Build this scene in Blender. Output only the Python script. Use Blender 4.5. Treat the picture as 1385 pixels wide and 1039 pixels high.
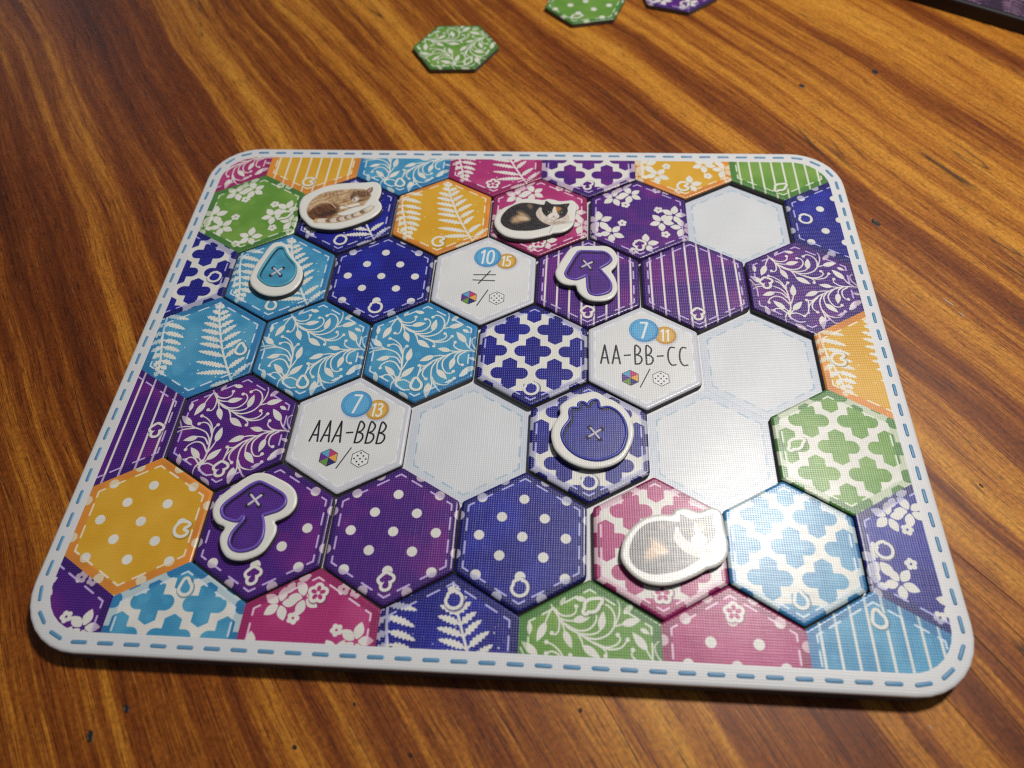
import bpy, bmesh, math, random
import numpy as np
from mathutils import Matrix, Vector

random.seed(7)
for o in list(bpy.data.objects):
    bpy.data.objects.remove(o)
scene = bpy.context.scene
COL = scene.collection

S = 0.019            # one tile circumradius in metres: every length below is in this unit
WW = math.sqrt(3.0)  # width of a hexagonal cell
BT = 0.285           # height of the board's printed top above the table
TT = 0.115           # thickness of one card tile

# ---------------------------------------------------------------- camera
cam_data = bpy.data.cameras.new('camera')
cam = bpy.data.objects.new('camera', cam_data)
COL.objects.link(cam)
rv = Vector((-0.585434739, -0.0487008331, -0.0448606547))
Rm = Matrix.Rotation(rv.length, 3, rv.normalized())
cpos = Vector((0.78124281, -6.53041932, 8.99480625 + BT)) * S
cam.matrix_world = Matrix.Translation(cpos) @ Rm.transposed().to_4x4()
cam_data.sensor_fit = 'HORIZONTAL'
cam_data.sensor_width = 36.0
cam_data.lens = 36.0 * 973.94 / 1385.0
cam_data.clip_start = 0.005
cam_data.clip_end = 50
cam_data.dof.use_dof = True
cam_data.dof.focus_distance = 10.9 * S
cam_data.dof.aperture_fstop = 11.5
scene.camera = cam

# ---------------------------------------------------------------- light: a room lamp above, behind and to the right
world = bpy.data.worlds.new('World')
scene.world = world
world.use_nodes = True
world.node_tree.nodes['Background'].inputs[0].default_value = (0.86, 0.92, 1.0, 1)
world.node_tree.nodes['Background'].inputs[1].default_value = 0.08

def lamp(name, pos, target, size, energy, color):
    d = bpy.data.lights.new(name, 'AREA')
    d.shape = 'DISK'; d.size = size; d.energy = energy; d.color = color
    o = bpy.data.objects.new(name, d); COL.objects.link(o)
    o.location = Vector(pos) * S
    o.rotation_euler = (Vector(target) - Vector(pos)).to_track_quat('-Z', 'Y').to_euler()
    return o
lamp('ceiling_lamp', (12.0, 10.0, 30.0), (2.2, -1.0, 0.0), 0.085, 2.95, (1.0, 0.955, 0.90))
lamp('far_room_lamp', (-50.0, 61.0, 28.0), (-8.0, 6.0, 0.0), 0.22, 0.25, (0.92, 0.88, 1.0))

scene.view_settings.view_transform = 'Standard'
scene.view_settings.look = 'None'
scene.view_settings.gamma = 1.0
scene.view_settings.exposure = 0.07
scene.view_settings.use_curve_mapping = False
scene.cycles.use_denoising = False
scene.cycles.filter_width = 1.1

# ---------------------------------------------------------------- measured outlines (tile units)
VINE_S=[[(-0.478,0.646),(-0.373,0.492),(-0.26,0.375),(-0.128,0.311),(0.019,0.222),(0.134,0.167),(0.195,0.111),(0.186,0.069)],[(-0.427,0.586),(-0.35,0.528),(-0.252,0.522),(-0.176,0.568),(-0.169,0.643)],[(-0.358,0.484),(-0.286,0.465),(-0.203,0.463)],[(-0.308,0.425),(-0.161,0.352),(-0.026,0.365),(0.06,0.445),(0.08,0.532),(0.042,0.597),(-0.007,0.602)],[(-0.128,0.311),(0.008,0.31),(0.099,0.343),(0.141,0.396)],[(-0.07,0.279),(0.069,0.258),(0.212,0.313),(0.296,0.418),(0.356,0.557),(0.366,0.68),(0.344,0.732)],[(0.322,0.427),(0.388,0.446)],[(0.296,0.418),(0.307,0.539),(0.257,0.642),(0.169,0.686),(0.105,0.646)],[(0.047,0.215),(0.188,0.169),(0.306,0.198),(0.366,0.267),(0.336,0.32)],[(0.134,0.167),(0.245,0.146),(0.376,0.175),(0.454,0.27)],[(-0.142,0.31),(-0.102,0.235),(-0.081,0.16)],[(-0.373,0.492),(-0.334,0.416),(-0.301,0.323)],[(-0.414,0.587),(-0.376,0.466),(-0.379,0.346),(-0.419,0.293),(-0.462,0.306)],[(-0.46,0.62),(-0.514,0.514),(-0.548,0.418)],[(0.856,-0.009),(0.662,-0.007),(0.481,-0.061),(0.343,-0.139),(0.206,-0.216),(0.088,-0.332),(0.012,-0.461),(-0.004,-0.587)],[(0.636,-0.007),(0.544,-0.023),(0.436,-0.01)],[(0.38,-0.11),(0.287,-0.108),(0.196,-0.128)],[(0.662,-0.007),(0.566,0.023),(0.5,0.087),(0.513,0.154)],[(0.795,0.006),(0.721,0.078),(0.673,0.167)],[(0.852,0.032),(0.792,0.113),(0.777,0.212),(0.826,0.264)],[(0.206,-0.216),(0.098,-0.308),(0.003,-0.306)],[(0.184,-0.249),(0.092,-0.364),(0.073,-0.475),(0.135,-0.551)],[(0.344,-0.147),(0.282,-0.246),(0.285,-0.381)],[(0.281,-0.173),(0.206,-0.328),(0.207,-0.502),(0.235,-0.624)],[(0.611,-0.028),(0.544,-0.084),(0.524,-0.157)],[(0.457,-0.078),(0.363,-0.195),(0.364,-0.323),(0.427,-0.424),(0.507,-0.432),(0.539,-0.396)],[(0.691,-0.025),(0.604,-0.09),(0.587,-0.188),(0.614,-0.259),(0.664,-0.273)],[(-0.309,-0.642),(-0.273,-0.487),(-0.265,-0.344),(-0.294,-0.2),(-0.386,-0.073),(-0.544,-0.012),(-0.682,0.008),(-0.815,-0.008)],[(-0.265,-0.312),(-0.282,-0.102),(-0.338,0.061),(-0.434,0.158),(-0.524,0.197)],[(-0.293,-0.086),(-0.363,0.043),(-0.451,0.09),(-0.525,0.063)],[(-0.284,-0.086),(-0.275,-0.004),(-0.236,0.056)],[(-0.265,-0.408),(-0.219,-0.31),(-0.191,-0.221)],[(-0.279,-0.581),(-0.252,-0.541),(-0.231,-0.509)],[(-0.298,-0.265),(-0.372,-0.17),(-0.489,-0.15)],[(-0.28,-0.392),(-0.371,-0.267),(-0.482,-0.239),(-0.578,-0.306),(-0.594,-0.371)],[(-0.309,-0.597),(-0.325,-0.536),(-0.365,-0.49)],[(-0.515,-0.019),(-0.586,0.003),(-0.641,0.048)],[(-0.32,-0.613),(-0.415,-0.507),(-0.496,-0.494),(-0.542,-0.535)],[(-0.296,-0.597),(-0.195,-0.578),(-0.082,-0.635)],[(-0.801,-0.086),(-0.728,-0.043),(-0.557,-0.013)],[(-0.834,0.112),(-0.759,-0.019)],[(0.216,-0.507),(0.295,-0.621),(0.456,-0.644),(0.565,-0.524)],[(0.236,-0.594),(0.224,-0.738),(0.17,-0.882)],[(0.028,-0.336),(-0.007,-0.544),(-0.081,-0.634)],[(0.259,-0.622),(0.372,-0.762),(0.513,-0.728)],[(-0.324,-0.642),(-0.21,-0.753),(-0.089,-0.749)],[(-0.292,-0.524),(-0.373,-0.644),(-0.38,-0.759)]]
VINE_B=[(0.186,0.069),(-0.169,0.643),(-0.007,0.602),(0.105,0.646),(0.336,0.32),(0.454,0.27),(-0.462,0.306),(0.513,0.154),(0.003,-0.306),(0.135,-0.551),(0.539,-0.396),(0.664,-0.273),(-0.524,0.197),(-0.525,0.063),(-0.236,0.056),(-0.594,-0.371),(-0.542,-0.535),(0.565,-0.524),(-0.081,-0.634),(0.513,-0.728)]
VINE_L=[[(-0.21,0.462),(0.009,0.521)],[(0.131,0.365),(0.168,0.6)],[(0.388,0.446),(0.624,0.517)],[(-0.09,0.177),(0.126,0.036)],[(-0.313,0.344),(-0.217,0.134)],[(-0.54,0.43),(-0.644,0.195)],[(0.456,-0.013),(0.251,0.026)],[(0.211,-0.119),(-0.005,-0.223)],[(0.684,0.156),(0.513,0.361)],[(0.281,-0.373),(0.456,-0.55)],[(0.524,-0.149),(0.48,-0.37)],[(0.863,-0.299),(0.651,-0.415)],[(0.869,-0.17),(0.747,-0.134)],[(-0.19,-0.229),(-0.163,0.02)],[(-0.242,-0.523),(-0.07,-0.334)],[(-0.474,-0.157),(-0.678,-0.226)],[(-0.356,-0.502),(-0.529,-0.33)],[(-0.63,0.041),(-0.831,0.191)],[(-0.62,-0.624),(-0.663,-0.437)],[(0.416,0.576),(0.54,0.711)],[(-0.734,0.421),(-0.737,0.267)],[(0.61,0.41),(0.724,0.346)],[(-0.044,0.729),(-0.2,0.751)],[(-0.367,0.649),(-0.298,0.757)],[(0.186,-0.624),(0.166,-0.888)],[(0.453,-0.615),(0.567,-0.539)],[(-0.09,-0.92),(-0.254,-0.784)],[(0.635,-0.493),(0.77,-0.37)]]
FLOW=[(-0.427,0.507,0.21,10),(-0.131,0.591,0.2,40),(-0.682,-0.095,0.24,20),(-0.472,-0.383,0.21,50),(0.613,0.092,0.21,5),(0.395,-0.083,0.2,60),(0.754,-0.211,0.2,30),(0.104,-0.615,0.2,15),(-0.803,-0.422,0.18,0),(-0.278,0.803,0.17,25)]
FSML=[(-0.223,0.334,0.085,0),(-0.289,-0.129,0.085,23),(0.352,0.215,0.085,46),(0.45,-0.383,0.085,69),(0.349,0.724,0.085,92),(-0.105,-0.79,0.085,115),(0.515,0.693,0.085,138),(0.792,-0.477,0.085,161)]
FERN_STEM=[[(0.005,0.874),(0.046,0.658),(0.16,0.309),(0.301,-0.062),(0.493,-0.449),(0.615,-0.667)],[(-0.792,0.58),(-0.76,0.246),(-0.686,-0.059),(-0.619,-0.323),(-0.581,-0.597)]]
FERN_L=[[(0.031,0.748),(-0.06,0.799)],[(0.056,0.631),(-0.074,0.699)],[(0.092,0.473),(-0.131,0.576)],[(0.141,0.351),(-0.145,0.443)],[(0.194,0.215),(-0.14,0.299)],[(0.242,0.071),(-0.109,0.162)],[(0.297,-0.048),(-0.093,0.027)],[(0.373,-0.217),(-0.064,-0.123)],[(0.477,-0.417),(-0.044,-0.324)],[(0.544,-0.511),(0.025,-0.548)],[(0.621,-0.667),(0.31,-0.772)],[(0.032,0.766),(0.103,0.786)],[(0.066,0.623),(0.195,0.698)],[(0.099,0.482),(0.249,0.637)],[(0.148,0.352),(0.328,0.515)],[(0.201,0.215),(0.4,0.42)],[(0.261,0.08),(0.506,0.288)],[(0.324,-0.069),(0.559,0.132)],[(0.398,-0.233),(0.566,-0.02)],[(0.497,-0.441),(0.708,-0.214)],[(0.591,-0.605),(0.841,-0.308)],[(-0.815,0.561),(-0.415,0.502)],[(-0.793,0.411),(-0.419,0.3)],[(-0.744,0.229),(-0.389,0.137)],[(-0.703,0.076),(-0.388,-0.003)],[(-0.668,-0.059),(-0.373,-0.137)],[(-0.635,-0.192),(-0.38,-0.286)],[(-0.605,-0.323),(-0.405,-0.395)],[(-0.583,-0.436),(-0.469,-0.484)],[(-0.581,-0.517),(-0.487,-0.594)],[(-0.815,0.561),(-0.946,0.398)],[(-0.793,0.411),(-0.95,0.24)],[(-0.744,0.229),(-0.931,0.103)],[(-0.703,0.076),(-0.884,-0.032)],[(-0.668,-0.059),(-0.825,-0.164)],[(-0.635,-0.192),(-0.766,-0.295)],[(-0.605,-0.323),(-0.689,-0.44)],[(-0.583,-0.436),(-0.635,-0.519)],[(-0.581,-0.517),(-0.597,-0.629)]]
TOK_TABBY={'c':(-3.146,3.12),'o':[(-0.734,-0.137),(-0.759,0.037),(-0.725,0.194),(-0.612,0.315),(-0.431,0.449),(-0.225,0.533),(0.032,0.578),(0.309,0.593),(0.486,0.617),(0.588,0.588),(0.651,0.498),(0.68,0.379),(0.679,0.24),(0.663,0.142),(0.722,0.056),(0.758,-0.068),(0.716,-0.202),(0.603,-0.336),(0.423,-0.452),(0.24,-0.548),(0.027,-0.617),(-0.213,-0.614),(-0.424,-0.563),(-0.559,-0.436),(-0.669,-0.307)]}
TABBY={'body':[(-0.563,-0.229),(-0.583,-0.076),(-0.538,0.099),(-0.429,0.239),(-0.267,0.325),(-0.081,0.369),(0.082,0.388),(0.177,0.399),(0.358,0.393),(0.481,0.316),(0.515,0.198),(0.446,0.041),(0.428,-0.017),(0.249,-0.079),(0.105,-0.177),(-0.016,-0.255),(0.153,-0.29),(0.327,-0.21),(0.499,-0.112),(0.621,-0.033),(0.586,-0.148),(0.458,-0.264),(0.275,-0.371),(0.089,-0.45),(-0.132,-0.483),(-0.34,-0.45),(-0.481,-0.359)],'pts':{'haunch':(-0.304,-0.166),'head':(0.337,0.234),'cheek':(0.252,0.134),'earR':(0.506,0.456),'paw':(0.041,-0.197),'belly':(-0.282,0.262),'tail0':(-0.344,-0.431),'tail1':(-0.04,-0.406),'tail2':(0.175,-0.336),'tail3':(0.347,-0.248),'tail4':(0.573,-0.072),'arm':(0.058,0.072),'earL':(0.208,0.38),'eye':(0.269,0.272)}}
TOK_CALICO={'c':(0.366,2.846),'o':[(-0.717,-0.105),(-0.691,0.082),(-0.583,0.244),(-0.416,0.352),(-0.328,0.45),(-0.17,0.501),(0.004,0.485),(0.125,0.468),(0.204,0.499),(0.31,0.482),(0.418,0.445),(0.537,0.457),(0.643,0.469),(0.709,0.394),(0.717,0.28),(0.698,0.129),(0.686,-0.038),(0.649,-0.167),(0.56,-0.277),(0.458,-0.333),(0.305,-0.364),(0.274,-0.391),(0.103,-0.448),(-0.074,-0.497),(-0.253,-0.501),(-0.448,-0.461),(-0.582,-0.375),(-0.675,-0.25)]}
CALICO={'body':[(-0.601,-0.084),(-0.583,0.046),(-0.5,0.198),(-0.387,0.305),(-0.257,0.365),(-0.085,0.368),(0.076,0.333),(0.156,0.306),(0.136,0.117),(0.168,-0.086),(0.275,-0.175),(0.148,-0.25),(-0.031,-0.308),(-0.224,-0.322),(-0.379,-0.307),(-0.5,-0.246),(-0.569,-0.175)],'ruff':[(0.005,0.115),(0.078,0.267),(0.159,0.212),(0.528,0.126),(0.589,-0.003),(0.532,-0.114),(0.391,-0.172),(0.262,-0.175),(0.143,-0.114),(0.063,-0.033)],'earL':[(0.15,0.297),(0.179,0.418),(0.274,0.337)],'earR':[(0.446,0.341),(0.584,0.362),(0.54,0.248)],'head':[(0.113,0.211),(0.137,0.296),(0.208,0.345),(0.34,0.339),(0.472,0.335),(0.539,0.286),(0.557,0.164),(0.503,0.051),(0.413,-0.007),(0.323,-0.023),(0.217,0.026),(0.142,0.118)],'muzzle':[(0.217,0.035),(0.292,0.158),(0.322,0.272),(0.342,0.272),(0.364,0.16),(0.412,0.049),(0.374,-0.008),(0.31,-0.024)],'patch':[(-0.417,-0.098),(-0.396,-0.005),(-0.308,0.071),(-0.312,0.146),(-0.219,0.129),(-0.122,0.019),(-0.106,-0.055),(-0.247,-0.113),(-0.363,-0.134)],'patch2':[(-0.146,0.262),(-0.162,0.329),(-0.084,0.349),(-0.041,0.264),(-0.091,0.207)],'orange':[(0.304,0.215),(0.368,0.273),(0.441,0.246),(0.41,0.179),(0.345,0.159)],'eyes':[(0.246,0.148),(0.437,0.142)],'nose':[(0.321,0.043)]}
TOK_CALICO2={'c':(2.375,-3.04),'o':[(-0.689,-0.147),(-0.667,-0.018),(-0.595,0.129),(-0.478,0.266),(-0.337,0.366),(-0.159,0.414),(-0.009,0.42),(0.032,0.478),(0.122,0.514),(0.222,0.512),(0.295,0.482),(0.369,0.478),(0.461,0.522),(0.537,0.538),(0.621,0.502),(0.656,0.421),(0.662,0.301),(0.673,0.17),(0.689,0.041),(0.669,-0.087),(0.61,-0.191),(0.507,-0.27),(0.384,-0.312),(0.321,-0.353),(0.197,-0.42),(0.026,-0.494),(-0.142,-0.538),(-0.284,-0.538),(-0.425,-0.502),(-0.552,-0.417),(-0.645,-0.308),(-0.684,-0.223)]}
TOK_DROP={'c':(-3.909,1.564),'o':[(-0.441,-0.247),(-0.445,-0.147),(-0.421,0.057),(-0.359,0.25),(-0.307,0.446),(-0.247,0.569),(-0.144,0.61),(-0.033,0.574),(0.048,0.47),(0.109,0.351),(0.246,0.191),(0.363,0.062),(0.424,-0.067),(0.445,-0.209),(0.422,-0.351),(0.354,-0.478),(0.245,-0.564),(0.106,-0.609),(-0.045,-0.606),(-0.199,-0.549),(-0.335,-0.441),(-0.404,-0.345)],'i':[(-0.303,-0.186),(-0.299,-0.071),(-0.252,0.134),(-0.199,0.329),(-0.148,0.442),(-0.088,0.474),(-0.016,0.453),(0.042,0.349),(0.154,0.203),(0.258,0.089),(0.3,-0.027),(0.306,-0.17),(0.259,-0.299),(0.159,-0.379),(0.034,-0.403),(-0.089,-0.386),(-0.205,-0.311),(-0.272,-0.242)],'x':(-0.006,-0.092)}
TOK_BERRY={'c':(1.34,-1.366),'o':[(-0.584,-0.085),(-0.56,0.051),(-0.499,0.165),(-0.463,0.241),(-0.476,0.342),(-0.428,0.42),(-0.31,0.515),(-0.224,0.563),(-0.125,0.599),(-0.038,0.628),(0.048,0.631),(0.125,0.595),(0.188,0.539),(0.317,0.485),(0.444,0.375),(0.526,0.252),(0.573,0.105),(0.583,-0.042),(0.551,-0.199),(0.484,-0.355),(0.387,-0.49),(0.2,-0.595),(-0.065,-0.631),(-0.328,-0.543),(-0.511,-0.376),(-0.575,-0.206)],'i':[(-0.434,-0.14),(-0.42,-0.03),(-0.38,0.045),(-0.323,0.146),(-0.33,0.271),(-0.302,0.329),(-0.207,0.339),(-0.202,0.403),(-0.157,0.436),(-0.103,0.419),(-0.072,0.382),(-0.04,0.447),(0.026,0.481),(0.079,0.464),(0.105,0.35),(0.218,0.367),(0.325,0.32),(0.417,0.21),(0.466,0.064),(0.472,-0.082),(0.436,-0.227),(0.387,-0.328),(0.266,-0.432),(0.045,-0.503),(-0.196,-0.45),(-0.364,-0.305)],'x':(0.028,-0.08)}
TOK_MUSH={'c':(-3.216,-2.868),'o':[(-0.543,-0.007),(-0.563,0.079),(-0.546,0.2),(-0.465,0.314),(-0.368,0.419),(-0.26,0.526),(-0.152,0.604),(-0.054,0.631),(0.077,0.619),(0.229,0.557),(0.384,0.483),(0.499,0.387),(0.558,0.267),(0.563,0.147),(0.507,0.037),(0.421,-0.031),(0.332,-0.082),(0.373,-0.143),(0.384,-0.232),(0.362,-0.322),(0.295,-0.478),(0.191,-0.569),(0.015,-0.631),(-0.16,-0.606),(-0.276,-0.503),(-0.341,-0.375),(-0.349,-0.286),(-0.325,-0.192),(-0.438,-0.141),(-0.51,-0.07)],'i':[(-0.427,0.041),(-0.425,0.106),(-0.376,0.185),(-0.261,0.3),(-0.146,0.417),(-0.056,0.477),(0.005,0.485),(0.098,0.449),(0.228,0.387),(0.349,0.32),(0.406,0.25),(0.406,0.163),(0.342,0.084),(0.204,0.024),(0.15,-0.005),(0.179,-0.083),(0.212,-0.195),(0.214,-0.329),(0.156,-0.441),(0.023,-0.501),(-0.107,-0.496),(-0.193,-0.412),(-0.204,-0.302),(-0.167,-0.2),(-0.096,-0.072),(-0.116,-0.027),(-0.175,-0.093),(-0.28,-0.082),(-0.373,-0.043)],'x':(-0.009,0.211)}
TOK_MUSH2={'c':(1.262,1.602),'o':[(-0.519,-0.037),(-0.502,0.068),(-0.44,0.227),(-0.365,0.389),(-0.288,0.526),(-0.183,0.592),(-0.012,0.605),(0.173,0.609),(0.304,0.612),(0.421,0.552),(0.497,0.427),(0.519,0.286),(0.477,0.145),(0.405,0.039),(0.447,-0.063),(0.488,-0.215),(0.491,-0.365),(0.437,-0.499),(0.336,-0.583),(0.187,-0.612),(0.037,-0.591),(-0.075,-0.513),(-0.151,-0.399),(-0.183,-0.292),(-0.291,-0.286),(-0.406,-0.247),(-0.484,-0.156)],'i':[(-0.352,-0.032),(-0.321,0.072),(-0.258,0.214),(-0.195,0.357),(-0.13,0.457),(-0.012,0.469),(0.145,0.464),(0.276,0.458),(0.366,0.389),(0.397,0.301),(0.35,0.211),(0.258,0.13),(0.207,0.086),(0.257,0.001),(0.332,-0.117),(0.38,-0.234),(0.371,-0.368),(0.301,-0.445),(0.163,-0.49),(0.063,-0.468),(0.019,-0.378),(0.007,-0.244),(-0.006,-0.075),(-0.076,-0.111),(-0.19,-0.165),(-0.293,-0.142),(-0.338,-0.092)],'x':(0.001,0.159)}
# ---------------------------------------------------------------- small raster kit: the flat prints are drawn here, shape by shape
N = 512
GRIDS = {}
class Canvas:
    def __init__(self, half=1.03, n=N):
        self.h, self.n = half, n
        self.px = 2 * half / n
        if (half, n) not in GRIDS:
            a = ((np.arange(n) + .5) * self.px - half).astype(np.float32)
            GRIDS[half, n] = np.meshgrid(a, a)      # row 0 = bottom
        self.X, self.Y = GRIDS[half, n]
        self.m = np.zeros((n, n), np.float32)
    def box(self, x0, y0, x1, y1, pad):
        f = lambda v: int(min(max((v + self.h) / self.px, 0), self.n))
        return slice(f(y0 - pad), f(y1 + pad) + 1), slice(f(x0 - pad), f(x1 + pad) + 1)
    def put(self, sl, d, soft=1.0):
        c = np.clip(.5 - d / (self.px * soft), 0, 1)
        self.m[sl] = np.maximum(self.m[sl], c)
        return self
    def disc(self, x, y, r, soft=1.0):
        sl = self.box(x, y, x, y, r + .02)
        return self.put(sl, np.hypot(self.X[sl] - x, self.Y[sl] - y) - r, soft)
    def ell(self, x, y, a, b, ang=0, soft=1.0):
        R = max(a, b)
        sl = self.box(x, y, x, y, R + .03 + soft * self.px)
        dx, dy = self.X[sl] - x, self.Y[sl] - y
        c, s = math.cos(ang), math.sin(ang)
        u, v = dx * c + dy * s, -dx * s + dy * c
        return self.put(sl, (np.hypot(u / a, v / b) - 1) * min(a, b), soft)
    def line(self, pts, hw, soft=1.0, hw1=None):
        hw1 = hw if hw1 is None else hw1
        n = len(pts) - 1
        for i in range(n):
            (ax, ay), (bx, by) = pts[i], pts[i + 1]
            sl = self.box(min(ax, bx), min(ay, by), max(ax, bx), max(ay, by), max(hw, hw1) + .012)
            dx, dy = bx - ax, by - ay
            t = np.clip(((self.X[sl] - ax) * dx + (self.Y[sl] - ay) * dy) / (dx * dx + dy * dy + 1e-12), 0, 1)
            w_ = hw + (hw1 - hw) * (i + t) / n
            self.put(sl, np.hypot(self.X[sl] - ax - t * dx, self.Y[sl] - ay - t * dy) - w_, soft)
        return self
    def sdf(self, pts, pad=.12):
        P = np.array(pts)
        sl = self.box(P[:, 0].min(), P[:, 1].min(), P[:, 0].max(), P[:, 1].max(), pad)
        X, Y = self.X[sl], self.Y[sl]
        d = np.full(X.shape, 9., np.float32); ins = np.zeros(X.shape, bool)
        for i in range(len(P)):
            (ax, ay), (bx, by) = P[i - 1], P[i]
            dx, dy = bx - ax, by - ay
            t = np.clip(((X - ax) * dx + (Y - ay) * dy) / (dx * dx + dy * dy + 1e-12), 0, 1)
            d = np.minimum(d, np.hypot(X - ax - t * dx, Y - ay - t * dy))
            if ay != by:
                ins ^= ((ay > Y) != (by > Y)) & (X < dx * (Y - ay) / (by - ay) + ax)
        return sl, np.where(ins, -d, d)
    def poly(self, pts, grow=0., soft=1.0):
        sl, d = self.sdf(pts, .06 + abs(grow) + soft * self.px)
        return self.put(sl, d - grow, soft)

def smooth(pts, n=6, closed=False):
    P = [np.array(p, float) for p in pts]
    out = []
    m = len(P) if closed else len(P) - 1
    for i in range(m):
        p0 = P[i - 1] if (closed or i > 0) else P[i]
        p1, p2 = P[i], P[(i + 1) % len(P)]
        p3 = P[(i + 2) % len(P)] if (closed or i + 2 < len(P)) else p2
        for k in range(n):
            t = k / n
            out.append(tuple(.5 * (2 * p1 + (p2 - p0) * t + (2 * p0 - 5 * p1 + 4 * p2 - p3) * t * t + (3 * p1 - p0 - 3 * p2 + p3) * t ** 3)))
    if not closed:
        out.append(tuple(P[-1]))
    return out

rng = np.random.default_rng(11)
def noise2(n, cells, sx=1, sy=1):
    """smooth value noise, 0..1"""
    gx, gy = max(2, int(cells * sx)) + 2, max(2, int(cells * sy)) + 2
    g = rng.random((gy, gx))
    def up(a, m, ax):
        k = a.shape[ax] - 2
        t = np.linspace(0, k - 1e-6, m); i = t.astype(int); f = t - i; f = f * f * (3 - 2 * f)
        sh = [1, 1]; sh[ax] = m
        return np.take(a, i, ax) * (1 - f.reshape(sh)) + np.take(a, i + 1, ax) * f.reshape(sh)
    return up(up(g, n, 0), n, 1).astype(np.float32)

def leaf_pts(a, b, wid, skew=.85, bend=0.):
    a, b = np.array(a), np.array(b); L = np.hypot(*(b - a)); u = (b - a) / L; v = np.array((-u[1], u[0]))
    t = np.linspace(0, 1, 15)
    prof = wid * np.sin(np.pi * t ** skew) ** .9
    mid = a + np.outer(t, b - a) + np.outer(bend * np.sin(np.pi * t), v)
    return [tuple(p) for p in mid + prof[:, None] * v] + [tuple(p) for p in (mid - prof[:, None] * v)[::-1]][1:-1]

# ---- the six printed patterns, each a coverage mask in tile units
def pat_dots():
    c = Canvas()
    for k in range(-4, 5):
        for i in range(-3, 4):
            x = i * .571 + (.2855 if k % 2 else 0)
            if abs(x) < 1.1: c.disc(x, k * .268 + .02, .069, 1.3)
    return c.m
def pat_stripes():
    c = Canvas()
    for k in range(-6, 6):
        x = .1 + .2 * k
        c.line([(x, -1.1), (x, 1.1)], .0165, 1.4)
    return c.m
def pat_quatrefoil():
    c = Canvas(); q = Canvas()
    for k in range(-3, 4):
        for i in range(-3, 4):
            x = i * .682 + (.341 if k % 2 else 0); y = .03 + k * .421
            if abs(x) > 1.3: continue
            q.line([(x - .182, y), (x + .182, y)], .102)
            h = .112
            q.poly([(x - h, y - .225), (x, y - .288), (x + h, y - .225), (x + h, y + .225), (x, y + .288), (x - h, y + .225)])
    return 1 - q.m
def pat_vine():
    c = Canvas()
    for s_ in VINE_S:
        c.line(smooth(s_, 7), .0135, 1.2, .0095)
    for b in VINE_B: c.disc(b[0], b[1], .027)
    for a, b in VINE_L:
        L = math.hypot(b[0] - a[0], b[1] - a[1])
        c.poly(leaf_pts(a, b, .165 * L + .008, .8))
    return c.m
def pat_flowers():
    c = Canvas(); hole = Canvas()
    for x, y, r, a0 in FLOW:
        for k in range(5):
            a = math.radians(a0 + 72 * k + random.uniform(-6, 6)); rr = r * random.uniform(1.0, 1.2)
            c.poly(leaf_pts((x + .022 * math.cos(a), y + .022 * math.sin(a)), (x + rr * math.cos(a), y + rr * math.sin(a)), rr * .27, .95))
        hole.disc(x, y, .03)
    for x, y, r, a0 in FSML:
        for k in range(5):
            a = math.radians(a0 + 72 * k)
            c.disc(x + r * .55 * math.cos(a), y + r * .55 * math.sin(a), r * .42)
        hole.disc(x, y, .016)
    return c.m * (1 - hole.m)
def pat_fern():
    c = Canvas()
    for s_ in FERN_STEM: c.line(smooth(s_, 8), .017, 1.2)
    for a, b in FERN_L:
        a, b = np.array(a), np.array(b); L = np.hypot(*(b - a)); u = (b - a) / L; v = np.array((-u[1], u[0]))
        nt = max(3, int(L / .05)); t = np.linspace(0, 1, nt * 6 + 1)
        prof = .041 * np.clip(t / .25, .35, 1) * np.clip((1.04 - t) / .45, 0, 1) ** .6 * (1 + .28 * np.sin(t * nt * 2 * np.pi))
        mid = a + np.outer(t, b - a) + np.outer(.012 * np.sin(np.pi * t) * np.sign(v[1]), v)
        c.poly([tuple(p) for p in mid + prof[:, None] * v] + [tuple(p) for p in (mid - prof[:, None] * v)[::-1]])
    sp = rng.random((60, 3))
    for x, y, r in sp: c.disc(x * 2 - 1, y * 2 - 1, .004 + .009 * r ** 2)
    return c.m
PAT = dict(dots=pat_dots(), stripe=pat_stripes(), quatrefoil=pat_quatrefoil(), vine=pat_vine(), flower=pat_flowers(), fern=pat_fern())

_c = Canvas()
HEXD = np.max([_c.X * math.cos(math.radians(60 * k)) + _c.Y * math.sin(math.radians(60 * k)) for k in range(6)], axis=0)  # apothem distance
_st = Canvas()
_v = [(.862 * math.sin(math.radians(60 * k)), .862 * math.cos(math.radians(60 * k))) for k in range(7)]
for k in range(6):
    (ax, ay), (bx, by) = _v[k], _v[k + 1]
    for t0, t1 in ((0, .095), (.22, .41), (.59, .78), (.905, 1)):
        _st.line([(ax + (bx - ax) * t0, ay + (by - ay) * t0), (ax + (bx - ax) * t1, ay + (by - ay) * t1)], .0125, 1.2)
STITCH = _st.m
MARGIN = np.clip((HEXD - .735) / .035, 0, 1)

# ---- printed inks (sRGB): centre, second tone, margin, stitch thread
INK = dict(
    blue=((22, 22, 136), (34, 46, 172), (16, 16, 104), (196, 196, 246)),
    lightblue=((64, 150, 196), (98, 176, 212), (44, 122, 178), (226, 238, 250)),
    purple=((74, 24, 128), (122, 34, 136), (58, 20, 110), (214, 194, 244)),
    pink=((178, 46, 116), (198, 72, 134), (150, 34, 94), (246, 218, 236)),
    yellow=((226, 170, 40), (234, 182, 64), (226, 138, 56), (250, 238, 214)),
    green=((104, 156, 56), (134, 176, 78), (70, 124, 56), (232, 240, 222)))
WHITE = (238, 236, 228)
GOAL = (232, 233, 233)
def rgb(c): return np.array(c, np.float32) / 255.
def mix(a, b, m): return a * (1 - m[..., None]) + b * m[..., None]

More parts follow.
